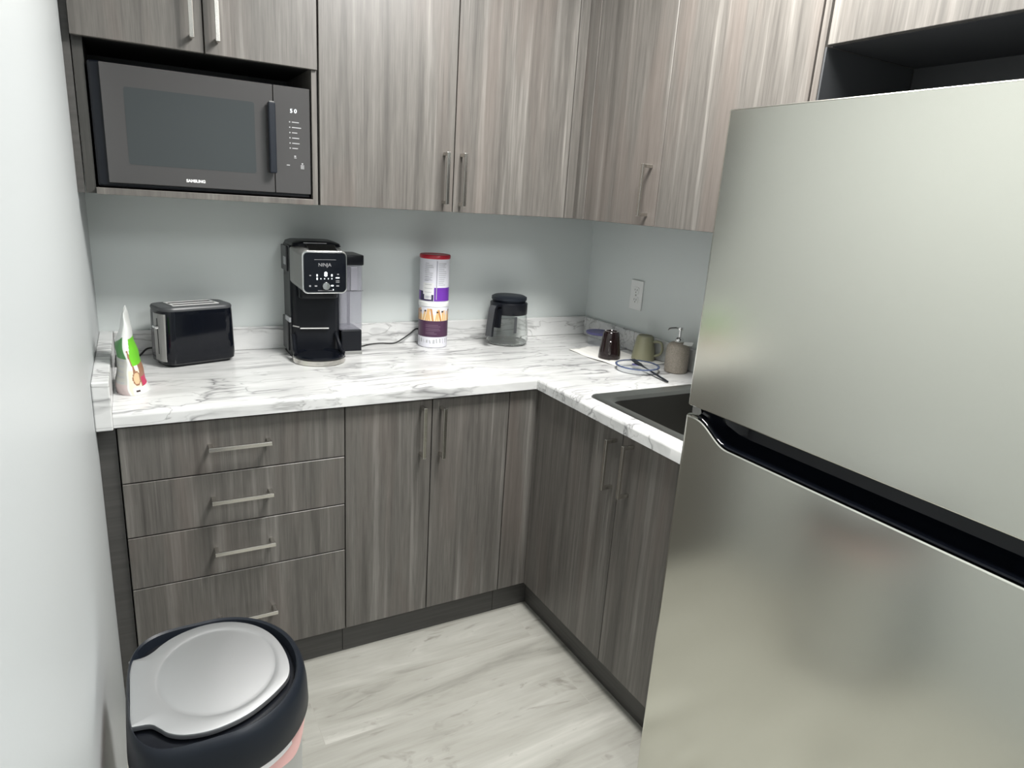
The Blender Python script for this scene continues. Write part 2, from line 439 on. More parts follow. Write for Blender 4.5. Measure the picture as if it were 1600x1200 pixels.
# two-door unit
c = thing('base_cabinet', 'grey laminate base cabinet with two tall doors right of the drawers', 'cabinet', (-1.0, -0.3, 0), 'base cabinets under the worktop')
obj('body', box(NB(), -1.280, -0.722, FR+.019, -0.002, ZT, 0.868), M['carcass'], c)
obj('toe_kick', box(NB(), -1.280, -0.722, -0.578, -0.56, 0.0, ZT-.001), M['kick'], c)
d = panel_y('door', -1.279, -1.000, ZT, ZB, FR, c); bar_handle(d, 'v', -1.038, .678, .846, FR)
d = panel_y('door', -1.000, -0.7205, ZT, ZB, FR, c); bar_handle(d, 'v', -0.971, .669, .838, FR)
# corner unit
c = thing('corner_cabinet', 'grey laminate corner base cabinet panel where the two runs meet', 'cabinet', (-0.4, -0.3, 0), 'base cabinets under the worktop')
obj('body', box(NB(), -0.720, -0.002, FR+.019, -0.002, ZT, 0.868), M['carcass'], c)
obj('toe_kick', box(NB(), -0.720, -0.560, -0.578, -0.56, 0.0, ZT-.001), M['kick'], c)
panel_y('filler_panel', -0.7205, -0.593, ZT, ZB, FR, c)
# sink unit
c = thing('sink_cabinet', 'grey laminate base cabinet with two doors under the sink', 'cabinet', (-0.3, -1.0, 0), 'base cabinets under the worktop')
b = NB()
box(b, FR+.019, -0.002, -1.384, -1.366, ZT, 0.868); box(b, FR+.019, -0.002, -0.629, -0.611, ZT, 0.868)
box(b, FR+.019, -0.002, -1.366, -0.629, ZT, ZT+.018); box(b, -0.02, -0.002, -1.366, -0.629, ZT+.018, 0.868)
box(b, FR+.019, FR+.037, -1.366, -0.629, 0.74, 0.868)
obj('body', b, M['carcass'], c)
obj('toe_kick', box(NB(), -0.578, -0.56, -1.384, -0.579, 0.0, ZT-.001), M['kick'], c)
d = panel_x('door', -1.080, -0.6115, ZT, ZB, FR, c); bar_handle(d, 'w', -1.052, .681, .838, FR)
d = panel_x('door', -1.384, -1.080, ZT, ZB, FR, c); bar_handle(d, 'w', -1.128, .686, .845, FR)

# ------------------------------------------------------------------ worktop
def worktop():
    bm = NB()
    sx0, sx1, sy0, sy1 = -0.558, -0.115, -1.295, -0.900
    xs = [-1.866, -0.632, sx0, sx1, -0.001]; ys = [-1.385, sy0, sy1, -0.632, -0.001]
    vt = {}
    def V(i, j):
        if (i, j) not in vt: vt[(i, j)] = bm.verts.new((xs[i], ys[j], 0.91))
        return vt[(i, j)]
    fs = []
    for i in range(4):
        for j in range(4):
            if i == 0 and j < 3: continue
            if i == 2 and j == 1: continue
            fs.append(bm.faces.new((V(i, j), V(i+1, j), V(i+1, j+1), V(i, j+1))))
    r = bmesh.ops.extrude_face_region(bm, geom=fs)
    nv = [x for x in r['geom'] if isinstance(x, bmesh.types.BMVert)]
    bmesh.ops.translate(bm, vec=(0, 0, -0.040), verts=nv)
    bmesh.ops.recalc_face_normals(bm, faces=bm.faces)
    def front(v): return (abs(v.co.y+0.632) < 1e-4 and v.co.x < -0.631) or (abs(v.co.x+0.632) < 1e-4 and v.co.y < -0.631)
    es = [e for e in bm.edges if front(e.verts[0]) and front(e.verts[1]) and abs(e.verts[0].co.z-e.verts[1].co.z) < 1e-5 and len(e.link_faces) == 2 and e.calc_face_angle(0) > 1]
    top = [e for e in es if e.verts[0].co.z > 0.9]
    bmesh.ops.bevel(bm, geom=top, offset=0.013, segments=5, affect='EDGES', profile=0.5)
    return bm
wt = obj('worktop', worktop(), M['marble'], smooth=True)
tag(wt, 'white L-shaped worktop with grey marble veining and rounded front edge', 'countertop')
b = NB(); box(b, -1.866, -0.001, -0.020, -0.001, 0.9101, 0.992, 0.004); obj('backsplash', b, M['marble'], wt)
b = NB(); box(b, -0.020, -0.001, -1.385, -0.0205, 0.9101, 0.992, 0.004); obj('backsplash', b, M['marble'], wt)
b = NB(); box(b, -1.9045, -1.8665, -0.640, -0.001, 0.866, 0.992, 0.003); obj('side_splash', b, M['marble'], wt)

# sink
def sink():
    bm = NB()
    def ring(x0, x1, y0, y1, r, z): return [(x, y, z) for x, y in rrect(x0, x1, y0, y1, r, 8)]
    X0, X1, Y0, Y1 = -0.588, -0.085, -1.335, -0.862
    rings = [ring(X0, X1, Y0, Y1, .030, .9101), ring(X0+.002, X1-.002, Y0+.002, Y1-.002, .030, .9135), ring(X0+.010, X1-.010, Y0+.010, Y1-.010, .030, .9150),
             ring(X0+.024, X1-.024, Y0+.030, Y1-.030, .035, .9135), ring(X0+.034, X1-.034, Y0+.048, Y1-.046, .045, .911),
             ring(X0+.040, X1-.040, Y0+.054, Y1-.052, .05, .900), ring(X0+.050, X1-.050, Y0+.062, Y1-.062, .06, .76), ring(X0+.085, X1-.085, Y0+.10, Y1-.10, .06, .742)]
    return rings
s = thing('sink', 'stainless steel drop-in sink bowl partly hidden by the refrigerator', 'sink', (-0.33, -1.10, 0.91))
sr = sink()
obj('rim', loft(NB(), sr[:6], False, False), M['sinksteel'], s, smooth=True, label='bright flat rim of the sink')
obj('basin', loft(NB(), sr[5:], False, True), M['bowlsteel_shade'], s, smooth=True)
b = NB(); lathe(b, -0.33, -1.10, [(0.040, 0.7425), (0.042, 0.745), (0.030, 0.7445), (0.028, 0.7435)], 32, False, True); obj('drain', b, M['chrome'], s, smooth=True)

# ------------------------------------------------------------------ wall cabinets
UT = 2.30
def shell(b, x0, x1, y0, y1, z0, z1, t=0.016):
    box(b, x0, x0+t, y0, y1, z0, z1); box(b, x1-t, x1, y0, y1, z0, z1)
    box(b, x0+t, x1-t, y0, y1, z1-t, z1); box(b, x0+t, x1-t, y0, y1, z0, z0+t); box(b, x0+t, x1-t, y1-.006, y1, z0+t, z1-t)
c = thing('microwave_cabinet', 'grey wall cabinet with two short doors above an open microwave niche', 'cabinet', (-1.59, -0.18, 1.43), 'wall cabinets')
b = NB(); box(b, -1.886, -1.288, UF+.019, -0.001, 1.81, UT); obj('body', b, M['carcass'], c)
b = NB(); box(b, -1.886, -1.8625, UF+.034, -0.001, 1.4285, 1.809); obj('side_panel', b, M['shadewood'], c)
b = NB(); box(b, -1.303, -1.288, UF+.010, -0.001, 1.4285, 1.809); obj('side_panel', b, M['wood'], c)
b = NB(); box(b, -1.8615, -1.304, UF, -0.001, 1.4275, 1.4445, 0.001); obj('shelf', b, M['wood'], c)
b = NB(); box(b, -1.8615, -1.304, -0.010, -0.002, 1.445, 1.809); obj('shade_back_panel', b, M['niche'], c)
d = panel_y('door', -1.888, -1.584, 1.803, UT, UF, c); bar_handle(d, 'v', -1.6155, 1.833, 1.995, UF)
d = panel_y('door', -1.584, -1.2865, 1.803, UT, UF, c); bar_handle(d, 'v', -1.553, 1.833, 1.995, UF)
f = obj('filler_strip', box(NB(), -1.9045, -1.8885, -0.335, -0.317, 1.4285, UT), M['kick'])
tag(f, 'dark narrow filler strip between the microwave cabinet and the left wall', 'filler strip')

c = thing('wall_cabinet', 'grey streaked wall cabinet with two tall doors above the coffee maker and carafe', 'cabinet', (-0.85, -0.18, 1.43), 'wall cabinets')
obj('body', box(NB(), -1.285, -0.401, UF+.019, -0.001, 1.4285, UT), M['carcass'], c)
d = panel_y('door', -1.285, -0.8475, 1.427, UT, UF, c); bar_handle(d, 'v', -0.883, 1.453, 1.616, UF)
d = panel_y('door', -0.8475, -0.400, 1.427, UT, UF, c); bar_handle(d, 'v', -0.8225, 1.449, 1.617, UF)
c = thing('corner_wall_cabinet', 'grey streaked corner wall cabinet over the mugs, handle on its single door', 'cabinet', (-0.18, -0.4, 1.43), 'wall cabinets')
obj('body', box(NB(), -0.3435, -0.001, -0.815, -0.001, 1.4285, UT), M['carcass'], c)
panel_y('filler_panel', -0.400, -0.3445, 1.427, UT, UF, c)
panel_x('filler_panel', -0.431, -0.363, 1.427, UT, UF, c)
d = panel_x('door', -0.816, -0.431, 1.427, UT, UF, c); bar_handle(d, 'w', -0.776, 1.457, 1.615, UF)
c = thing('wall_cabinet', 'grey streaked wall cabinet on the right wall, just left of the refrigerator alcove', 'cabinet', (-0.18, -1.06, 1.43), 'wall cabinets')
obj('body', box(NB(), -0.3435, -0.001, -1.314, -0.817, 1.4285, UT), M['carcass'], c)
d = panel_x('door', -1.312, -0.816, 1.427, UT, UF, c); bar_handle(d, 'w', -1.278, 1.457, 1.615, UF)
gp = obj('end_panel', box(NB(), -0.361, -0.001, -1.332, -1.3155, 1.4275, UT, 0.0008, 1), M['wood'])
tag(gp, 'narrow grey end panel beside the refrigerator alcove', 'end panel')
lp = obj('shade_lining', box(NB(), -0.358, -0.018, -1.3375, -1.3325, 1.4275, 1.867), M['niche'], gp)  # dark sheet added over the wood end panel to paint its unlit side
lp['label'] = 'inner face of the end panel, coloured dark for its shade'
c = thing('fridge_top_cabinet', 'grey streaked bridge cabinet mounted above the refrigerator', 'cabinet', (-0.18, -1.75, 1.87), 'wall cabinets')
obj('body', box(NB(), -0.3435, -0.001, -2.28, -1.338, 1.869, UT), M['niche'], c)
obj('shade_back_panel', box(NB(), -0.016, -0.001, -2.28, -1.3385, 1.0, 1.868), M['niche'], c)  # dark sheet added over the wall to stand in for alcove shade
d = panel_x('door', -1.788, -1.3385, 1.868, UT, UF, c); bar_handle(d, 'w', -1.755, 1.90, 2.06, UF)
d = panel_x('door', -2.280, -1.788, 1.868, UT, UF, c); bar_handle(d, 'w', -1.821, 1.90, 2.06, UF)

# ------------------------------------------------------------------ refrigerator
FX, FZ = -0.720, 1.6853
Y0f, Y1f = -2.225, -1.4135
fr = thing('refrigerator', 'large stainless steel top-freezer refrigerator at the end of the worktop', 'refrigerator', (-0.36, -1.77, 0))
obj('body', box(NB(), -0.635, -0.045, Y0f+.004, Y1f-.004, 0.03, FZ-.012, 0.004), M['charcoal'], fr)
obj('gasket', box(NB(), -0.645, -0.634, Y0f+.012, Y1f-.012, 0.06, FZ-.02), M['rubber'], fr)
SPL = 1.0628
b = NB(); prism(b, [(-0.644, Y0f), (FX+.010, Y0f), (FX+.003, Y0f+.003), (FX, Y0f+.010), (FX, Y1f-.010), (FX+.003, Y1f-.003), (FX+.010, Y1f), (-0.644, Y1f)], SPL, FZ, 'z', bev=0.003, seg=3)
fd = obj('freezer_door', b, M['steel'], fr, smooth=True)
# lower door: its top edge dips into a scooped grip behind the black trim
def scoop_z(y):
    """top of the steel front at distance from the corner"""
    def side(d):
        if d < 0.0333: return 1.0390
        if d < 0.1333:
            t = (d-0.0333)/0.100; return 1.0390 - 0.0408*(1-math.cos(PI*t))/2
        return 0.9982
    return side(Y1f-y)
def fridge_door():
    bm = NB(); n = 90; prof = []
    wd = Y1f-Y0f
    ds = [0, .0008, .002, .004, .006, .008, .0099, .0101] + [.0101+(wd-.0202)*i/n for i in range(1, n)] + [wd-q for q in (.0101, .0099, .008, .006, .004, .002, .0008, 0)]
    for q in ds:
        y = Y1f - q
        xo = 0.0
        d = min(Y1f-y, y-Y0f)
        if d < 0.010: xo = 0.010 - math.sqrt(max(0, 0.010**2-(0.010-d)**2))
        prof.append((FX+xo, y, scoop_z(y)))
    rings = []
    for x, y, z in prof:
        rings.append([(x, y, 0.032), (x, y, z-.004), (x+.0012, y, z-.0012), (x+.005, y, z), (-0.680, y, z-.002), (-0.644, y, z-.002), (-0.644, y, 0.032)])
    loft(bm, rings, True, True, smooth=False)
    return bm
ld = obj('refrigerator_door', fridge_door(), M['steel'], fr, smooth=True)
# black grip channel
def grip():
    bm = NB(); n = 60; a, c2 = Y1f-0.036, Y0f+0.001
    rings = []
    for i in range(n+1):
        y = a+(c2-a)*i/n; z = scoop_z(y)
        t = min(1, (a-y)/0.09); dep = 0.012+0.040*t*t*(3-2*t)
        rings.append([(FX+.004, y, z+.0008), (FX+.0015, y, z+.0035), (FX+.004, y, z+.006), (FX+.010+dep*0.35, y, z+.010), (FX+.010+dep*0.8, y, z+.022),
                      (FX+.013+dep*0.8, y, SPL-.005), (FX+.009, y, SPL-.0015), (FX+.009, y, SPL-.0008), (-0.647, y, SPL-.0008), (-0.647, y, z+.0008)])
    loft(bm, rings, True, True, smooth=False)
    return bm
obj('grip_recess', grip(), M['blackgloss'], fr, smooth=True, label='glossy black recessed grip between the two doors')
obj('hinge', box(NB(), FX+.014, -0.648, Y1f-.034, Y1f-.006, 1.0415, SPL-.003, .002), M['silver'], fr, label='small grey hinge bracket')
obj('toe_grille', box(NB(), -0.680, -0.640, Y0f+.01, Y1f-.01, 0.008, 0.030), M['charcoal'], fr)
for yy in (Y0f+.08, Y1f-.08):
    for xx in (-0.58, -0.12): obj('foot', lathe(NB(), xx, yy, [(0.018, 0.0), (0.018, 0.03)], 16), M['rubber'], fr)

# ------------------------------------------------------------------ microwave
mw = thing('microwave', 'dark grey mirrored microwave in the open wall cabinet niche', 'microwave', (-1.573, -0.2, 1.4445))
mx0, mx1, mz0, mz1, my = -1.857, -1.3045, 1.4480, 1.7570, -0.345
b = NB(); box(b, mx0, mx1, my+.020, -0.030, mz0, mz1, 0.004); obj('body', b, M['black'], mw)
b = NB(); box(b, mx0, mx1-.002, my+.006, my+.020, mz0, mz1-.002, 0.005, 3); obj('bezel', b, M['blackgloss'], mw)
dx0, dx1 = -1.8315, -1.4105
b = NB(); box(b, dx0, dx1, my, my+.0055, mz0+.010, mz1-.004, 0.002, 2)
dr = obj('door', b, M['mwface'], mw)
b = NB(); prism(b, rrect(-1.781, -1.461, 1.508, 1.700, 0.006, 3), my-.0006, my, 'y'); obj('window', b, M['mwwin'], dr)
b = NB(); box(b, -1.4275, -1.4085, my-.030, my-.006, 1.512, 1.704, 0.003, 2)
for z in (1.53, 1.686): box(b, -1.424, -1.412, my-.008, my, z-.008, z+.008)
obj('handle', b, M['blacksatin'], dr)
b = NB(); box(b, -1.424, -1.412, my-.026, my-.010, 1.7042, 1.7058); obj('handle_cap', b, M['silver'], dr)
text('lettering', 'SAMSUNG', 0.0105, face_y(-1.622, my-.0006, 1.475), M['print'], dr, 0.0003, 0.0006)
b = NB(); box(b, -1.4085, mx1-.002, my, my+.0055, mz0+.010, mz1-.004, 0.002, 2)
cp = obj('control_panel', b, M['mwface'], mw)
text('display_digits', '5 0', 0.0150, face_y(-1.354, my-.0006, 1.688), M['led'], cp, 0.0003, 0.0001)
b = NB()
for k, (z, w) in enumerate([(1.658, .020), (1.6435, .026), (1.629, .015), (1.6145, .020), (1.600, .021), (1.586, .016)]):
    box(b, -1.3665, -1.3635, my-.0007, my, z-.0016, z+.0016); box(b, -1.359, -1.359+w, my-.0007, my, z-.0011, z+.0011)
box(b, -1.354, -1.349, my-.0007, my, 1.562, 1.566); box(b, -1.3545, -1.3475, my-.0007, my, 1.5585, 1.560)
box(b, -1.376, -1.367, my-.0007, my, 1.537, 1.5392)
for z in (1.530, 1.534, 1.538): box(b, -1.336, -1.326, my-.0007, my, z, z+.002)
box(b, -1.333, -1.329, my-.0007, my, 1.5425, 1.546)
obj('panel_lettering', b, M['printmid'], cp)
for xx in (-1.80, -1.35):
    for yy in (-0.30, -0.07): obj('foot', box(NB(), xx-.012, xx+.012, yy-.012, yy+.012, 1.4447, mz0), M['rubber'], mw)

# ------------------------------------------------------------------ wall outlet
def outlet(y, z):
    o = thing('wall_outlet', 'white double wall outlet on the right wall above the mugs', 'outlet', (-0.001, y, z))
    w, h = 0.0375, 0.0600
    obj('cover_plate', box(NB(), -0.007, -0.0005, y-w, y+w, z-h, z+h, 0.002, 2), M['white'], o)
    for dz in (-0.0195, 0.0195):
        b = NB(); prism(b, rrect(y-.017, y+.017, z+dz-.014, z+dz+.014, 0.008, 4), -0.0088, -0.0068, 'x')
        r = obj('receptacle', b, M['white'], o)
        b = NB(); box(b, -0.0092, -0.0088, y-.0075, y-.0055, z+dz-.002, z+dz+.006); box(b, -0.0092, -0.0088, y+.0055, y+.0075, z+dz-.001, z+dz+.006)
        lathe(b, 0, 0, [(0.0001, 0), (0.0001, 0.0001)], 4) if False else box(b, -0.0092, -0.0088, y-.002, y+.002, z+dz-.0095, z+dz-.0055)
        obj('slot', b, M['rubber'], r)
    b = NB(); box(b, -0.0078, -0.007, y-.003, y+.003, z-.003, z+.003, .001); obj('screw', b, M['silver'], o)
outlet(-0.3455, 1.1380)

# ------------------------------------------------------------------ toaster
TC = Vector((-1.640, -0.130, 0.91)); TA = math.radians(18)
def TT(u, v, z): 
    return (TC.x + u*math.cos(TA) - v*math.sin(TA), TC.y + u*math.sin(TA) + v*math.cos(TA), z)
def t_outline(hu, hv, r, ns=8):
    return rrect(-hu, hu, -hv, hv, r, ns)
tr = thing('toaster', 'glossy black two-slot toaster with a silver lever panel', 'toaster', TC)
def tloft(specs, n=8, cap0=True, cap1=True):
    bm = NB(); loft(bm, [[TT(u, v, z) for u, v in t_outline(hu, hv, r, n)] for hu, hv, r, z in specs], cap0, cap1); return bm
obj('body', tloft([(.108, .062, .030, .918), (.113, .067, .034, .922), (.115, .069, .036, .940), (.112, .067, .036, 1.075), (.111, .066, .036, 1.086)]), M['blackgloss'], tr, smooth=True)
obj('top_cover', tloft([(.1115, .0665, .036, 1.0862), (.112, .067, .036, 1.092), (.109, .064, .034, 1.097), (.100, .056, .030, 1.0985)]), M['charcoal'], tr, smooth=True)
obj('base_plate', tloft([(.100, .055, .028, .9102), (.106, .060, .030, .9175)]), M['black'], tr, smooth=True)
# steel slot surround
b = NB(); 
for u0, u1, v0, v1 in ((-.072, .072, -.038, -.031), (-.072, .072, .031, .038), (-.072, .072, -.004, .004), (-.072, -.066, -.031, .031), (.066, .072, -.031, .031)):
    t = NB(); box(t, u0, u1, v0, v1, 1.0986, 1.1010, 0.0006, 1)
    merge(b, t, 0, Matrix.Translation((TC.x, TC.y, 0)) @ Matrix.Rotation(TA, 4, 'Z'))
obj('slot_frame', b, M['slotmetal'], tr)
b = NB()
for v0 in (-.030, .005):
    t = NB(); box(t, -.065, .065, v0, v0+.025, 1.0985, 1.0992); merge(b, t, 0, Matrix.Translation((TC.x, TC.y, 0)) @ Matrix.Rotation(TA, 4, 'Z'))
obj('slot', b, M['rubber'], tr)
def end_patch(v0, v1, z0, z1, off, mats, name, n=10, parent=None):
    """patch hugging the rounded left end"""
    bm = NB(); rings = []
    for k in range(n+1):
        v = v0 + (v1-v0)*k/n
        hu, hv, r = .115, .068, .036
        u = -hu if abs(v) <= hv-r else -(hu-r) - math.sqrt(max(0, r*r-(abs(v)-(hv-r))**2))
        rings.append([TT(u-off, v, z0), TT(u-off, v, z1), TT(u+.004, v, z1), TT(u+.004, v, z0)])
    loft(bm, rings, True, True, smooth=False); return obj(name, bm, mats, parent or tr)
end_patch(-.056, 0.000, .930, 1.078, .0025, M['silver'], 'lever_panel')
end_patch(-.031, -.0265, .952, 1.064, .0032, M['rubber'], 'lever_slot', 3)
b = NB(); t = NB(); box(t, -.128, -.117, -.042, -.014, 1.034, 1.041, 0.002, 2); merge(b, t, 0, Matrix.Translation((TC.x, TC.y, 0)) @ Matrix.Rotation(TA, 4, 'Z'))
obj('lever', b, M['chrome'], tr)
# its cord with plug
b = NB(); tube(b, spline([(-1.728, -.060, .935), (-1.750, -.045, .938), (-1.775, -.040, .935), (-1.800, -.060, .916), (-1.828, -.085, .9135), (-1.845, -.112, .920), (-1.850, -.130, .929)], 6), 0.003, 8)
obj('power_cord', b, M['rubber'], tr, smooth=True)
b = NB(); box(b, -1.864, -1.838, -.170, -.130, .9105, .940, .004, 2); obj('plug', b, M['rubber'], tr)

# ------------------------------------------------------------------ coffee maker
cm = thing('coffee_maker', 'tall black drip coffee maker with silver trim and clear side tank', 'coffee maker', (-1.24, -0.16, 0.91))
b = NB(); prism(b, rrect(-1.338, -1.172, -0.165, -0.032, 0.018, 5), 0.912, 1.290, 'z', bev=0.003); obj('tower', b, M['black'], cm, smooth=True)
obj('side_panel', box(NB(), -1.3435, -1.337, -0.120, -0.040, 0.925, 1.040, .003), M['charcoal'], cm)
obj('side_panel', box(NB(), -1.3435, -1.337, -0.120, -0.036, 1.20, 1.285, .003), M['charcoal'], cm)
obj('sticker', box(NB(), -1.3445, -1.3430, -0.118, -0.080, 1.222, 1.248), M['labelgrey'], cm, label='pale sticker')
obj('sticker', box(NB(), -1.3445, -1.3380, -0.158, -0.092, 1.032, 1.048), M['labelgrey'], cm, label='pale sticker')
# brew head: lofted rounded body narrowing downwards to the front
def head():
    bm = NB()
    def ring(y, x0, x1, z0, z1, r): return [(x, y, z) for x, z in rrect(x0, x1, z0, z1, r, 5)]
    loft(bm, [ring(-.150, -1.337, -1.173, 1.165, 1.291, .012), ring(-.200, -1.335, -1.174, 1.160, 1.290, .016), ring(-.262, -1.322, -1.176, 1.147, 1.284, .018)], True, True, smooth=True)
    return bm
obj('brew_head', head(), M['silver'], cm, smooth=True, label='silver-sided brew head')
b = NB(); prism(b, rrect(-1.3215, -1.1765, 1.1455, 1.2835, .018, 6), -.268, -.262, 'y', bev=.002); obj('trim_ring', b, M['chrome'], cm, smooth=True)
b = NB(); prism(b, rrect(-1.3170, -1.1800, 1.1500, 1.2790, .015, 6), -.2705, -.266, 'y', bev=.001); pn = obj('control_panel', b, M['blackgloss'], cm, smooth=True)
text('lettering', 'NINJA', 0.0155, face_y(-1.250, -.2708, 1.239), M['printdim'], pn, .0002)
text('display_digits', '8', 0.020, face_y(-1.2470, -.2708, 1.2085), M['led'], pn, .0002, .0008)
b = NB()
for x, z, w, h in ((-1.275, 1.2055, .004, .007), (-1.2275, 1.2055, .005, .007), (-1.275, 1.1945, .004, .007), (-1.263, 1.1945, .003, .003), (-1.251, 1.1945, .003, .003), (-1.239, 1.1945, .003, .003), (-1.2275, 1.1945, .003, .003), (-1.2085, 1.1975, .012, .0035), (-1.226, 1.172, .008, .004), (-1.223, 1.1585, .003, .004)):
    box(b, x-w/2, x+w/2, -.2709, -.2704, z-h/2, z+h/2)
obj('lit_lettering', b, M['led'], pn)
b = NB()
for x, z, w, h in ((-1.298, 1.171, .006, .005), (-1.279, 1.171, .008, .004), (-1.2085, 1.188, .012, .002), (-1.2085, 1.183, .012, .002), (-1.2085, 1.171, .009, .004), (-1.248, 1.156, .05, .0012), (-1.297, 1.205, .005, .003), (-1.207, 1.209, .006, .003), (-1.2485, 1.256, .07, .0010)):
    box(b, x-w/2, x+w/2, -.2709, -.2704, z-h/2, z+h/2)
obj('panel_lettering', b, M['printdim'], pn)
b = NB(); t = NB(); lathe(t, 0, 0, [(.0130, 0), (.0130, .006), (.0115, .0085), (.001, .0088)], 28); merge(b, t, 0, Matrix.Translation((-1.2470, -.2705, 1.171)) @ Matrix.Rotation(PI/2, 4, 'X')); obj('dial', b, M['chrome'], pn, smooth=True)
# domed lid with silver latch
def lid():
    bm = NB()
    def ring(z, x0, x1, y0, y1, r): return [(x, y, z) for x, y in rrect(x0, x1, y0, y1, r, 6)]
    loft(bm, [ring(1.2905, -1.336, -1.174, -.200, -.034, .02), ring(1.300, -1.333, -1.177, -.196, -.038, .022), ring(1.306, -1.322, -1.190, -.185, -.050, .025), ring(1.3075, -1.30, -1.21, -.16, -.07, .025)])
    return bm
obj('lid', lid(), M['black'], cm, smooth=True)
b = NB(); prism(b, [(-.262, 1.283), (-.240, 1.290), (-.215, 1.299), (-.205, 1.297), (-.215, 1.2915), (-.250, 1.282)], -1.296, -1.204, 'x', bev=.001); obj('latch', b, M['chrome'], cm)
b = NB(); box(b, -1.300, -1.225, -.1975, -.190, 1.3005, 1.3035, .001); obj('lid_trim', b, M['chrome'], cm)
# under the head: dark brew cavity with basket, bars and the drip tray base
b = NB(); prism(b, rrect(-1.318, -1.190, -.215, -.155, .02, 5), 1.120, 1.160, 'z', bev=.004); obj('brew_basket', b, M['black'], cm, smooth=True)
obj('cup_rest', tube(NB(), [(-1.312, -.1745, 1.013), (-1.215, -.1745, 1.010)], .0028), M['silver'], cm, smooth=True)
obj('hinge_pin', tube(NB(), [(-1.335, -.169, 1.022), (-1.315, -.176, 1.018)], .0026), M['silver'], cm, smooth=True)
bx, by, br = -1.262, -.230, .0865
b = NB(); lathe(b, bx, by, [(br-.003, .9102), (br, .912), (br, .927), (br-.002, .9285)], 56, True, True); obj('base_rim', b, M['nickel'], cm, smooth=True, label='brushed silver rim of the drip tray')
b = NB(); lathe(b, bx, by, [(br-.002, .9287), (br-.002, .934), (br-.006, .938), (br-.012, .938), (br-.016, .933), (br-.018, .933)], 56, True, True); obj('drip_tray', b, M['blackgloss'], cm, smooth=True)
for sx in (-1, 1):
    pts = spline([(bx+sx*.080, -.240, .937), (bx+sx*.078, -.215, .945), (bx+sx*.074, -.185, .975), (bx+sx*.073, -.168, .990)], 5)
    obj('side_arm', tube(NB(), pts, .007, 10), M['black'], cm, smooth=True)
b = NB(); box(b, -1.338, -1.180, -.168, -.034, .9103, .9118); obj('underside', b, M['rubber'], cm)
# water tank
b = NB(); box(b, -1.170, -1.096, -.170, -.036, .9150, 1.000, .004); obj('tank_base', b, M['black'], cm)
b = NB(); box(b, -1.169, -1.095, -.171, -.036, .9105, .9230, .001); obj('foot_trim', b, M['silver'], cm)
def tank():
    bm = NB()
    o = rrect(-1.176, -1.092, -.168, -.038, .012, 5); i = rrect(-1.1735, -1.0945, -.1655, -.0405, .010, 5)
    loft(bm, [[(x, y, z) for x, y in o] for z in (1.0005, 1.227)] + [[(x, y, z) for x, y in i] for z in (1.227, 1.004)], True, True, smooth=False)
    return bm
tk = obj('water_tank', tank(), M['tank'], cm)
b = NB(); box(b, -1.137, -1.113, -.1722, -.1682, 1.140, 1.222, .002); obj('tank_grip', b, M['tankgrip'], tk)
b = NB(); tube(b, [(-1.125, -.10, 1.005), (-1.125, -.10, 1.215)], .006); obj('tank_tube', b, M['charcoal'], tk)
b = NB(); box(b, -1.1765, -1.0915, -.1690, -.1684, 1.1385, 1.1400); obj('tank_line', b, M['charcoal'], tk)
b = NB(); prism(b, rrect(-1.178, -1.088, -.172, -.034, .012, 5), 1.2275, 1.262, 'z', bev=.003); obj('tank_lid', b, M['black'], cm, smooth=True)
b = NB(); tube(b, spline([(-1.098, -.060, .918), (-1.070, -.062, .9135), (-1.03, -.045, .915), (-.985, -.038, .916), (-.930, -.040, .9145), (-.895, -.036, .928), (-.860, -.030, .948), (-.830, -.0245, .965), (-.800, -.0245, .950), (-.76, -.026, .925), (-.74, -.028, .914)], 6), .0028, 8)
obj('power_cord', b, M['rubber'], cm, smooth=True)

# ------------------------------------------------------------------ two stacked snack canisters
KX, KY, KR = -.787, -.0855, .0565
A0 = math.atan2(CAM.y-KY, CAM.x-KX)      # the side turned to the room
def patch(bm, a0, a1, z0, z1, off=.0004, mi=0, shear=0.0, n=None, r=None):
    """label piece hugging the can: a0, a1 in metres of arc from the facing line (right positive)"""
    r = (r or KR) + off; n = n or max(1, int(abs(a1-a0)/.004))
    lo, hi = [], []
    for k in range(n+1):
        s = a0+(a1-a0)*k/n
        t0 = A0 + (s)/r; t1 = A0 + (s+shear)/r
        lo.append(bm.verts.new((KX+r*math.cos(t0), KY+r*math.sin(t0), z0))); hi.append(bm.verts.new((KX+r*math.cos(t1), KY+r*math.sin(t1), z1)))
    for k in range(n):
        f = bm.faces.new((lo[k], lo[k+1], hi[k+1], hi[k])); f.material_index = mi
def bands(b, prof_bands, r=KR, n=56):
    for (z0, z1, mi) in prof_bands:
        rings = [[(KX+r*math.cos(2*PI*i/n), KY+r*math.sin(2*PI*i/n), z) for i in range(n)] for z in (z0, z1)]
        loft(b, rings, True, True, mi)
c1 = thing('snack_canister', 'lower round canister with wafer stick picture, under the red-lidded one', 'canister', (KX, KY, .91), 'stacked snack canisters')
b = NB(); lathe(b, KX, KY, [(KR-.003, .9102), (KR, .913), (KR, 1.0695)], 56); can = obj('body', b, M['labelwhite'], c1, smooth=True)
b = NB()
for k in range(13):
    patch(b, -.090+k*.013+random.uniform(-.002, .002), -.090+k*.013+random.uniform(.004, .008), .925+random.uniform(0, .006), .946+random.uniform(-.006, .003), .0005, 0, random.uniform(-.004, .004))
obj('lower_label', b, M['labelgrey'], can)
b = NB(); patch(b, -.088, .088, .953, 1.0155, .0004, 0)
for z, w in ((.998, .05), (.992, .06), (.9835, .055), (.9775, .06), (.9695, .035), (.964, .045)): patch(b, -.030, -.030+w, z, z+.003, .0008, 1)
obj('label_band', b, [M['plum'], M['plum2']], can, label='dark plum label band')
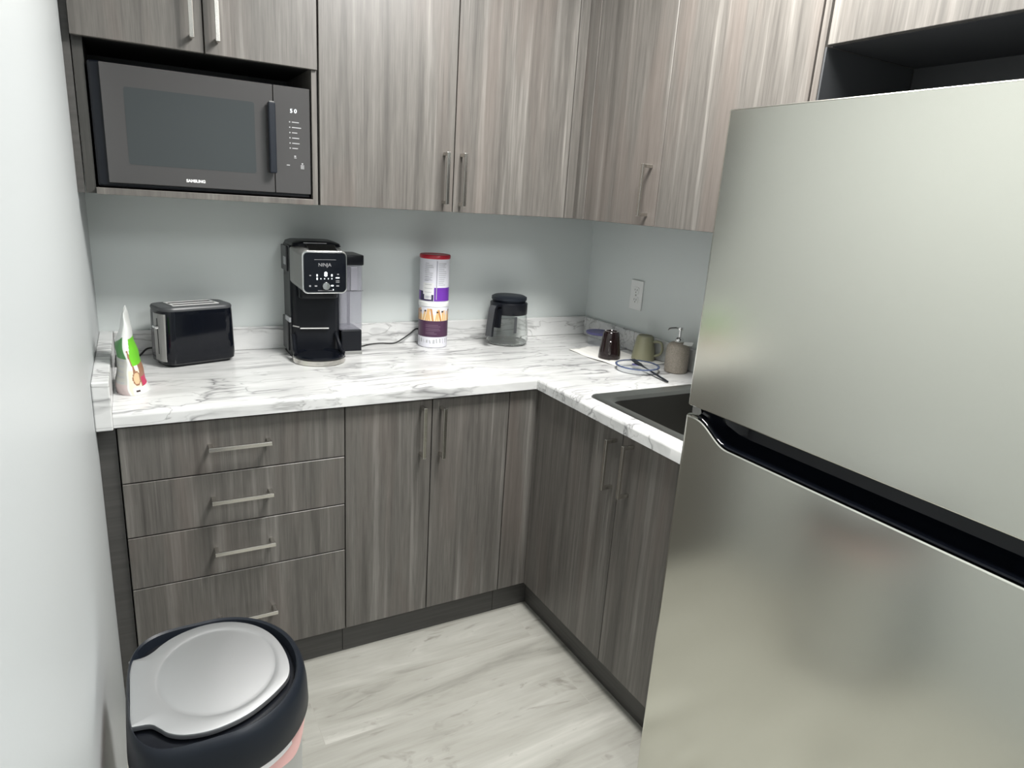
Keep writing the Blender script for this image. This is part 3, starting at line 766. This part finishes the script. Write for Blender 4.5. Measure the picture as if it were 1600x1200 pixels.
b = NB(); patch(b, -.088, .088, 1.0155, 1.040, .0003, 2); 
random.seed(3); s = -.084
while s < .084:
    w = random.uniform(.0055, .0085); sh = random.uniform(-.012, .012); h = random.uniform(1.052, 1.064)
    patch(b, s, s+w, 1.016, h, .0008+random.uniform(0, .0003), random.choice((0, 0, 1)), sh, 2)
    if random.random() < .45: patch(b, s+sh*.92, s+sh*.92+w, h-.006, h, .0013, 3, sh*.08, 2)
    s += w+random.uniform(.000, .005)
obj('biscuit_picture', b, [M['stick'], M['stick2'], M['cream'], M['choc']], can)
b = NB(); lathe(b, KX, KY, [(KR+.0015, 1.0700), (KR+.002, 1.072), (KR+.002, 1.086), (KR, 1.0885)], 56); obj('lid', b, M['white'], c1, smooth=True)
c2 = thing('snack_canister', 'upper round canister with red lid and purple label, stacked on another', 'canister', (KX, KY, 1.0887), 'stacked snack canisters')
b = NB(); lathe(b, KX, KY, [(KR-.002, 1.0888), (KR, 1.091), (KR, 1.249)], 56); can = obj('body', b, M['labelwhite'], c2, smooth=True)
b = NB(); patch(b, -.012+.012, .088, 1.092, 1.143, .0004, 0, 0); patch(b, -.062, -.002, 1.092, 1.128, .0004, 1); patch(b, -.088, -.062, 1.092, 1.128, .0004, 0)
obj('purple_label', b, [M['purple'], M['navyprint']], can)
b = NB(); patch(b, .0075, .0105, 1.098, 1.243, .0009, 0); patch(b, -.040, -.010, 1.098, 1.116, .0009, 1); patch(b, -.046, -.002, 1.116, 1.160, .0007, 1)
random.seed(5)
for k in range(9): patch(b, -.036+k*.0028, -.036+k*.0028+random.uniform(.0006, .0018), 1.101, 1.112, .0013, 0)
for k in range(16):
    z = 1.232-k*.0072
    if z > 1.163 or k % 2: patch(b, -.040+random.uniform(0, .003), -.004-random.uniform(0, .02), z, z+.0022, .0010, 2)
    if z > 1.150: patch(b, .016, .050-random.uniform(0, .014), z, z+.0022, .0010, 2)
patch(b, -.040, -.008, 1.181, 1.1825, .0011, 0); patch(b, -.040, -.008, 1.170, 1.1715, .0011, 0)
obj('printed_text', b, [M['textgrey'], M['print'], M['labelgrey']], can)
b = NB(); lathe(b, KX, KY, [(KR+.0005, 1.2492), (KR+.0022, 1.251), (KR+.0022, 1.2605), (KR, 1.264), (KR-.006, 1.264), (KR-.008, 1.2625)], 56); obj('lid', b, M['red'], c2, smooth=True, label='red plastic lid')

# ------------------------------------------------------------------ carafe
GX, GY = -.468, -.112
cf_ = thing('carafe', 'glass coffee carafe with black collar and grey handle', 'carafe', (GX, GY, .91))
b = NB()
lathe(b, GX, GY, [(.070, .9106), (.079, .9125), (.0845, .919), (.086, .930), (.085, .960), (.081, 1.000), (.075, 1.033), (.0735, 1.050), (.0710, 1.050), (.0725, 1.033), (.0785, 1.000), (.0825, .960), (.0835, .931), (.0815, .921), (.076, .9165)], 56, True, True)
obj('glass_jug', b, M['glass'], cf_, smooth=True)
b = NB(); lathe(b, GX, GY, [(.0748, 1.0345), (.0765, 1.037), (.0765, 1.078), (.073, 1.082), (.066, 1.083)], 48); obj('collar', b, M['black'], cf_, smooth=True)
b = NB(); lathe(b, GX, GY, [(.066, 1.0832), (.068, 1.088), (.0715, 1.092), (.0715, 1.103), (.062, 1.108), (.030, 1.110)], 48); obj('lid', b, M['blacksatin'], cf_, smooth=True)
HA = math.radians(208)
def HP(r, s, z): return (GX + r*math.cos(HA) - s*math.sin(HA), GY + r*math.sin(HA) + s*math.cos(HA), z)
def strip(path, w, th, name, m, parent):
    """flat bar swept along (r, z) path; width w sideways, thickness th in the r-z plane"""
    bm = NB(); rings = []
    P = [Vector(p) for p in path]
    for i, p in enumerate(P):
        d = (P[min(i+1, len(P)-1)]-P[max(i-1, 0)]).normalized(); nrm = Vector((d.y, -d.x))*th/2
        rings.append([HP(p.x+nrm.x, -w/2, p.y+nrm.y), HP(p.x+nrm.x, w/2, p.y+nrm.y), HP(p.x-nrm.x, w/2, p.y-nrm.y), HP(p.x-nrm.x, -w/2, p.y-nrm.y)])
    loft(bm, rings, True, True, smooth=False)
    bmesh.ops.recalc_face_normals(bm, faces=bm.faces)
    return obj(name, bm, m, parent)
pth = spline([(0.070, 0, 1.072), (0.095, 0, 1.075), (0.112, 0, 1.066), (0.119, 0, 1.035), (0.126, 0, .995), (0.130, 0, .955)], 5)
hnd = strip([(p.x, p.z) for p in pth], .030, .010, 'handle', M['black'], cf_)
pth2 = [(p.x+.0062, p.z+.001) for p in pth[6:]]
strip(pth2, .027, .003, 'handle_plate', M['charcoal'], hnd)['label'] = 'dark grey face of the handle'
strip([(.078, 1.060), (.082, 1.020), (.083, .985)], .034, .014, 'inner_grip', M['black'], cf_)
b = NB(); box(b, GX-.020, GX-.008, GY-.0905, GY-.0875, .968, 1.034, .001); obj('level_marker', b, M['charcoal'], cf_)

# ------------------------------------------------------------------ snack pouch
def pouch():
    """stand-up pouch with a lens-shaped base, seen along its side seam"""
    bm = NB(); nz, nu = 90, 128
    bx0, by0 = -1.8165, -.425
    ax = math.radians(88)
    ud = Vector((math.cos(ax), math.sin(ax), 0)); vd = Vector((-ud.y, ud.x, 0))
    rings = []
    for i in range(nz+1):
        t = i/nz
        z = .9105 + .222*t
        thick = .0385*(1-t)**0.72 + .0016
        half = .068*(1-.06*t) if t < .95 else .064*(1-(t-.95)*2)
        lean = Vector((-.006*t-.007*math.sin(PI*t), .012*t, 0))
        r = []
        for j in range(nu):
            q = j/nu
            side = 1 if q < .5 else -1
            f = (q*2) % 1.0                       # 0 at one seam, 1 at the other
            uu = -half*math.cos(PI*f)*side
            vv = thick*(math.sin(PI*f)**.9)*side
            wr = (.0016*math.sin(11*t+4*f*side)+.0010*math.sin(27*t-5*f)+.0012*math.sin(19*t*side+2))*(1-.5*t)
            seam = .0045*math.sin(13*t)*(1-t)
            p = Vector((bx0, by0, z)) + ud*uu + vd*(vv+wr+seam) + lean
            r.append(tuple(p))
        rings.append(r)
    def mi(i, j):
        t = (i+.5)/nz; q = (j+.5)/nu
        left = q < .5                             # panel towards the wall
        w = q*2 if left else (1-q)*2              # 0 at the seam facing the room, 1 at the far seam
        w = min(w, 1)
        if t > .80: return 0
        if left:
            if t > .72-.25*w or w < .03: return 0
            if t > .44: return 2
            if t < .13: return 5
            if int(t*60) % 4 == 1 and .10 < w < .40 and int(w*90+i) % 5: return 6
            return 1
        if t < .085 and w > .05: return 7 if (.09 < w < .17 and .03 < t < .055) else 0
        rr = ((w-.15)/.075)**2+((t-.20)/.070)**2
        if rr < 1: return 8
        if rr < 1.7: return 4
        if w > .27 and t < .20: return 9
        if w > .24 and t < .36: return 4
        if .36 < t < .68 and w > .10+.35*max(0, t-.50): return 3
        if abs(w-.11+.20*max(0, t-.28)) < .022+.10*max(0, .38-t) and .24 < t < .55: return 4
        return 0 if t > .30 else 10
    loft(bm, rings, True, True, mifn=mi)
    return bm, (bx0, by0, ud, vd)
pb, (px_, py_, ud, vd) = pouch()
po = obj('snack_pouch', pb, [M['film'], M['film2'], M['greend'], M['greenb'], M['brownp'], M['pinkfilm'], M['labelgrey'], M['choc'], M['bowlp'], M['magenta'], M['cream']], smooth=True, loc=(px_, py_, .91))
tag(po, 'green and white plastic snack pouch standing at the left end of the worktop', 'pouch')

# ------------------------------------------------------------------ mugs, dish, fork, soap
def mug(name, cx, cy, rt, rb, h, z0, m, mrim, hdir, label, hscale=1.0):
    """upside-down mug: rb = open mouth on the counter, rt = foot on top"""
    t = thing(name, label, 'mug', (cx, cy, z0), 'mugs drying upside down')
    b = NB()
    prof = [(rb, z0+.0002), (rb+.0005, z0+.004), (rb-.001, z0+h*.25), (rb-(rb-rt)*.45, z0+h*.62), (rt+.004, z0+h-.010), (rt+.001, z0+h-.003), (rt-.002, z0+h)]
    lathe(b, cx, cy, prof, 48, False, False)
    lathe(b, cx, cy, [(rt-.002, z0+h), (rt-.0045, z0+h)], 48, False, False, mi=1)
    lathe(b, cx, cy, [(rt-.0045, z0+h), (rt-.0065, z0+h-.0035), (.001, z0+h-.0035)], 48, False, True, mi=0)
    lathe(b, cx, cy, [(rb, z0+.0002), (rb-.004, z0+.0002), (rb-.006, z0+h*.3), (rt-.002, z0+h-.012), (.002, z0+h-.010)], 48, False, True)
    obj('cup', b, [m, mrim], t, smooth=True)
    b = NB(); dx, dy = math.cos(hdir), math.sin(hdir)
    rr = lambda z: rb-(rb-rt)*max(0, (z-z0)/h)*.8-.002
    ctrl = [(rr(z0+.080*hscale), z0+.078*hscale), (rr(z0)+.020*hscale, z0+.080*hscale), (rr(z0)+.031*hscale, z0+.060*hscale), (rr(z0)+.027*hscale, z0+.036*hscale), (rr(z0)+.012*hscale, z0+.024*hscale), (rr(z0+.02)-.001, z0+.020*hscale)]
    tube(b, spline([(cx+dx*r, cy+dy*r, z) for r, z in ctrl], 6), .0052, 10)
    obj('handle', b, m, t, smooth=True)
mug('mug', -.198, -.455, .0275, .0425, .106, .9125, M['mugblack'], M['mugrim'], math.radians(232), 'black glazed mug upside down on a paper towel')
mug('mug', -.072, -.508, .0300, .0455, .094, .9125, M['muggreen'], M['muggreen'], math.radians(-62), 'sage green mug upside down beside the soap dispenser', .95)
# paper towel
def towel():
    bm = NB(); nx, ny = 34, 34; rnd = random.Random(2)
    P00, P10, P11, P01 = Vector((-.285, -.295)), Vector((-.110, -.262)), Vector((-.028, -.600)), Vector((-.262, -.575))
    vs_ = []
    for i in range(nx+1):
        row = []
        for j in range(ny+1):
            u, v = i/nx, j/ny
            p = (P00*(1-u)+P10*u)*(1-v)+(P01*(1-u)+P11*u)*v
            e = .006*math.sin(7*v+1)*(1 if i == 0 or i == nx else 0) 
            edge = max(abs(u-.5), abs(v-.5))*2
            inner = max(0, 1-((p.x+.198)**2+(p.y+.455)**2)/.05**2) + max(0, 1-((p.x+.066)**2+(p.y+.505)**2)/.055**2)
            z = .9104+.0014*(1+math.sin(31*u+9*v))*0.5 + (.004*max(0, edge-.86)/.14*(.5+.5*math.sin(9*(u+v)+2)))
            z = min(z, .9122) if inner > 0 else z
            row.append(bm.verts.new((p.x+e, p.y, z)))
        vs_.append(row)
    for i in range(nx):
        for j in range(ny):
            f = bm.faces.new((vs_[i][j], vs_[i+1][j], vs_[i+1][j+1], vs_[i][j+1])); f.smooth = True
    return bm
tw = obj('paper_towel', towel(), M['towel'], loc=(-.15, -.43, .91)); tag(tw, 'white paper towel spread on the worktop under the two mugs', 'paper towel')
sm = tw.modifiers.new('thickness', 'SOLIDIFY'); sm.thickness = .0005; sm.offset = 1
# container with violet lid
vx, vy = -.090, -.235
t = thing('food_container', 'small clear food container with violet-blue lid in the worktop corner', 'container', (vx, vy, .91))
b = NB(); lathe(b, vx, vy, [(.040, .9103), (.044, .913), (.050, .955), (.051, .958)], 40, True, False); obj('bowl', b, M['clearpl'], t, smooth=True)
b = NB(); lathe(b, vx, vy, [(.054, .9582), (.056, .961), (.056, .966), (.053, .968), (.048, .9665), (.001, .9665)], 48, True, True); obj('lid', b, M['bluelid'], t, smooth=True, label='violet-blue round lid')
# glass dish with blue ring
qx, qy, qr = -.214, -.645, .080
t = thing('storage_dish', 'shallow clear dish with a slate-blue ring holding a black fork', 'dish', (qx, qy, .91))
b = NB(); lathe(b, qx, qy, [(qr-.016, .9103), (qr-.012, .913), (qr, .926), (qr+.002, .929)], 48, True, False); lathe(b, qx, qy, [(qr-.004, .929), (.001, .9285)], 48, False, True); obj('dish', b, M['clearpl'], t, smooth=True)
b = NB(); lathe(b, qx, qy, [(qr-.006, .9290), (qr-.007, .9315), (qr-.003, .9330), (qr+.001, .9315), (qr+.001, .9290)], 48, False, False); lathe(b, qx, qy, [(qr-.006, .9290), (qr+.001, .9290)], 48, False, False); obj('ring', b, M['bluering'], t, smooth=True, label='slate-blue sealing ring')
b = NB(); lathe(b, qx+.004, qy+.010, [(.017, .9286), (.016, .9305), (.001, .9308)], 28); obj('centre_button', b, M['bluelid'], t, smooth=True)
# fork
fk = NB()
p0, p1 = Vector((-.200, -.598, .9375)), Vector((-.222, -.822, .9145))
d = (p1-p0).normalized(); sd = Vector((0, 0, 1)).cross(d).normalized(); up = d.cross(sd)
def fp(s, w, h): return tuple(p0 + d*s + sd*w + up*h)
for k in range(4):
    w = -.0090+.0060*k
    tube(fk, [fp(-.002, w, .003), fp(.018, w, .0005), fp(.036, w*.95, .0)], lambda i: (.0012, .0017, .0019)[i], 6)
prof = [(.032, .0115), (.044, .0118), (.056, .0085), (.066, .0040), (.090, .0032), (.150, .0048), (.200, .0058), (.222, .0050), (.2255, .002)]
loft(fk, [[fp(s, -w, .0012), fp(s, w, .0012), fp(s, w, -.0012), fp(s, -w, -.0012)] for s, w in prof], smooth=False)
fo = obj('fork', fk, M['blacksatin'], loc=(-.21, -.7, .93)); tag(fo, 'black plastic fork resting on the clear dish', 'fork')
# soap dispenser
sx_, sy_ = -.078, -.700
t = thing('soap_dispenser', 'taupe stoneware soap dispenser with steel pump beside the sink', 'soap dispenser', (sx_, sy_, .91))
b = NB(); lathe(b, sx_, sy_, [(.038, .9102), (.041, .913), (.0425, .930), (.0425, .985), (.0415, 1.003), (.036, 1.014), (.026, 1.020), (.014, 1.023)], 48); obj('bottle', b, M['soap'], t, smooth=True)
b = NB(); lathe(b, sx_, sy_, [(.0145, 1.0232), (.0150, 1.025), (.0140, 1.034), (.010, 1.038), (.0055, 1.040), (.0055, 1.066), (.0095, 1.0665), (.0105, 1.072), (.010, 1.076), (.004, 1.0775)], 28)
ndx, ndy = math.cos(math.radians(155)), math.sin(math.radians(155))
tube(b, spline([(sx_, sy_, 1.072), (sx_+ndx*.020, sy_+ndy*.020, 1.0725), (sx_+ndx*.040, sy_+ndy*.040, 1.070), (sx_+ndx*.048, sy_+ndy*.048, 1.064)], 5), .0036, 10)
obj('pump', b, M['chrome'], t, smooth=True, label='polished steel pump')
b = NB(); lathe(b, sx_, sy_, [(.0152, 1.0225), (.0160, 1.024), (.0155, 1.026)], 24, False, False)
tg = Matrix.Translation((sx_-.006, sy_-.034, 1.0225)) @ Matrix.Rotation(math.radians(-28), 4, 'Z') @ Matrix.Rotation(math.radians(40), 4, 'X')
q = NB(); box(q, -.004, .030, -.0005, .0005, -.012, .010); merge(b, q, 0, tg); obj('tag', b, M['film'], t)

# ------------------------------------------------------------------ trash can
def can_outline(scale_in=0.0, n=96):
    cx, cy = -1.709, -1.3075; pts = []
    for i in range(n):
        a = 2*PI*i/n; c_, s_ = math.cos(a), math.sin(a)
        si = scale_in*(1-.6*max(0, -c_)**.5) if scale_in > 0 else scale_in
        rx, ry = .155-si, .182-scale_in
        x, y = rx*c_, ry*s_
        if c_ < 0:   # squarer, flattened side against the wall
            k = 2.0/5.0
            x = rx*math.copysign(abs(c_)**k, c_); y = ry*math.copysign(abs(s_)**.62, s_)*(1-.02*abs(c_)**2)
        pts.append((cx+x, cy+y))
    return pts
tc_ = thing('trash_can', 'stainless steel trash can with black rim and domed lid', 'trash can', (-1.715, -1.31, 0))
def cl(specs, cap0=False, cap1=False):
    bm = NB(); loft(bm, [[(x, y, z) for x, y in can_outline(s)] for s, z in specs], cap0, cap1); return bm
obj('bin_body', cl([(.030, .0), (.022, .006), (.018, .03), (.010, .50), (.010, .535)], True, False), M['lidsteel'], tc_, smooth=True)
obj('base_ring', cl([(.024, .0002), (.014, .004), (.014, .022), (.020, .026)], False, False), M['black'], tc_, smooth=True)
LZ = .600
rim = cl([(.012, .514), (.001, .516), (-.002, .522), (.000, .560), (.004, .584), (.009, .597), (.0145, .601), (.0185, .598), (.022, .580)], False, False)
obj('rim', rim, M['blacksatin'], tc_, smooth=True, label='thick black plastic rim')
# deck under the lid
b = NB(); loft(b, [[(x, y, .5800) for x, y in can_outline(.022)], [(x, y, .5812) for x, y in can_outline(.030)]], True, True); obj('inner_deck', b, M['black'], tc_, smooth=True)
def lid_mesh():
    bm = NB()
    out = [(-.1455, .0915), (-.1445, .0930), (-.120, .0950), (-.103, .1060), (-.090, .1200), (-.070, .1360), (-.040, .1500), (-.005, .1565), (.030, .1520), (.062, .1370), (.090, .1120), (.111, .0780), (.124, .0380), (.130, -.0100), (.128, -.0500),
           (.118, -.0790), (.096, -.1030), (.070, -.1240), (.040, -.1420), (.005, -.1530), (-.030, -.1560), (-.065, -.1480), (-.088, -.1330), (-.102, -.1140), (-.116, -.0985), (-.1445, -.0930), (-.1455, -.0915), (-.1455, -.0870), (-.1455, -.0450), (-.1455, 0.0), (-.1455, .0450), (-.1455, .0870)]
    pts = spline([(x, y, 0) for x, y in out + [out[0]]], 4)[:-1]
    cx, cy = -1.7140, -1.2985
    n = len(pts)
    def ring(k, z):
        w = min(1, max(0, (.97-k)/.13)); w = w*w*(3-2*w)      # inner rings turn into a plain oval
        r = []
        for i, p in enumerate(pts):
            q = math.atan2(p.y, p.x+.002)
            e = Vector((.004+.126*math.cos(q), .150*math.sin(q)))
            r.append((cx+(p.x*(1-w)+e.x*w)*k*.975, cy+(p.y*(1-w)+e.y*w)*k*.975, z))
        return r
    specs = [(.985, .5850), (1.0, .5870), (1.0, .5945), (.994, .5960), (.97, .5966), (.90, .5975), (.86, .5978), (.84, .5972), (.82, .5970)]
    for i in range(1, 17):
        k = .82*(1-i/17); specs.append((k, .5970+.0055*(1-(k/.82)**2)))
    loft(bm, [ring(k, z) for k, z in specs], True, True)
    return bm
obj('lid', lid_mesh(), M['lidsteel'], tc_, smooth=True, label='brushed silver domed lid')
# bag liner showing below the rim
b = NB(); o1 = can_outline(.0085); o2 = can_outline(.004)
rings = []
for z, s in ((.5150, .0085), (.4980, .0065), (.4800, .0050)):
    rings.append([(x, y, z+(.010*math.sin(i*.21)+.006*math.sin(i*.57) if z < .49 else 0)) for i, (x, y) in enumerate(can_outline(s))])
loft(b, rings, False, False, mifn=lambda i, j: 1 if (j % 96) > 83 or (j % 96) < 8 or 60 < j < 70 else (0 if i == 0 else 1) if 70 < j < 84 else 1)
bg = obj('bin_liner', b, [M['whitebag'], M['pinkbag']], smooth=True, loc=(-1.715, -1.31, .48)); tag(bg, 'pale pink and white bin liner showing below the black rim', 'bin liner')
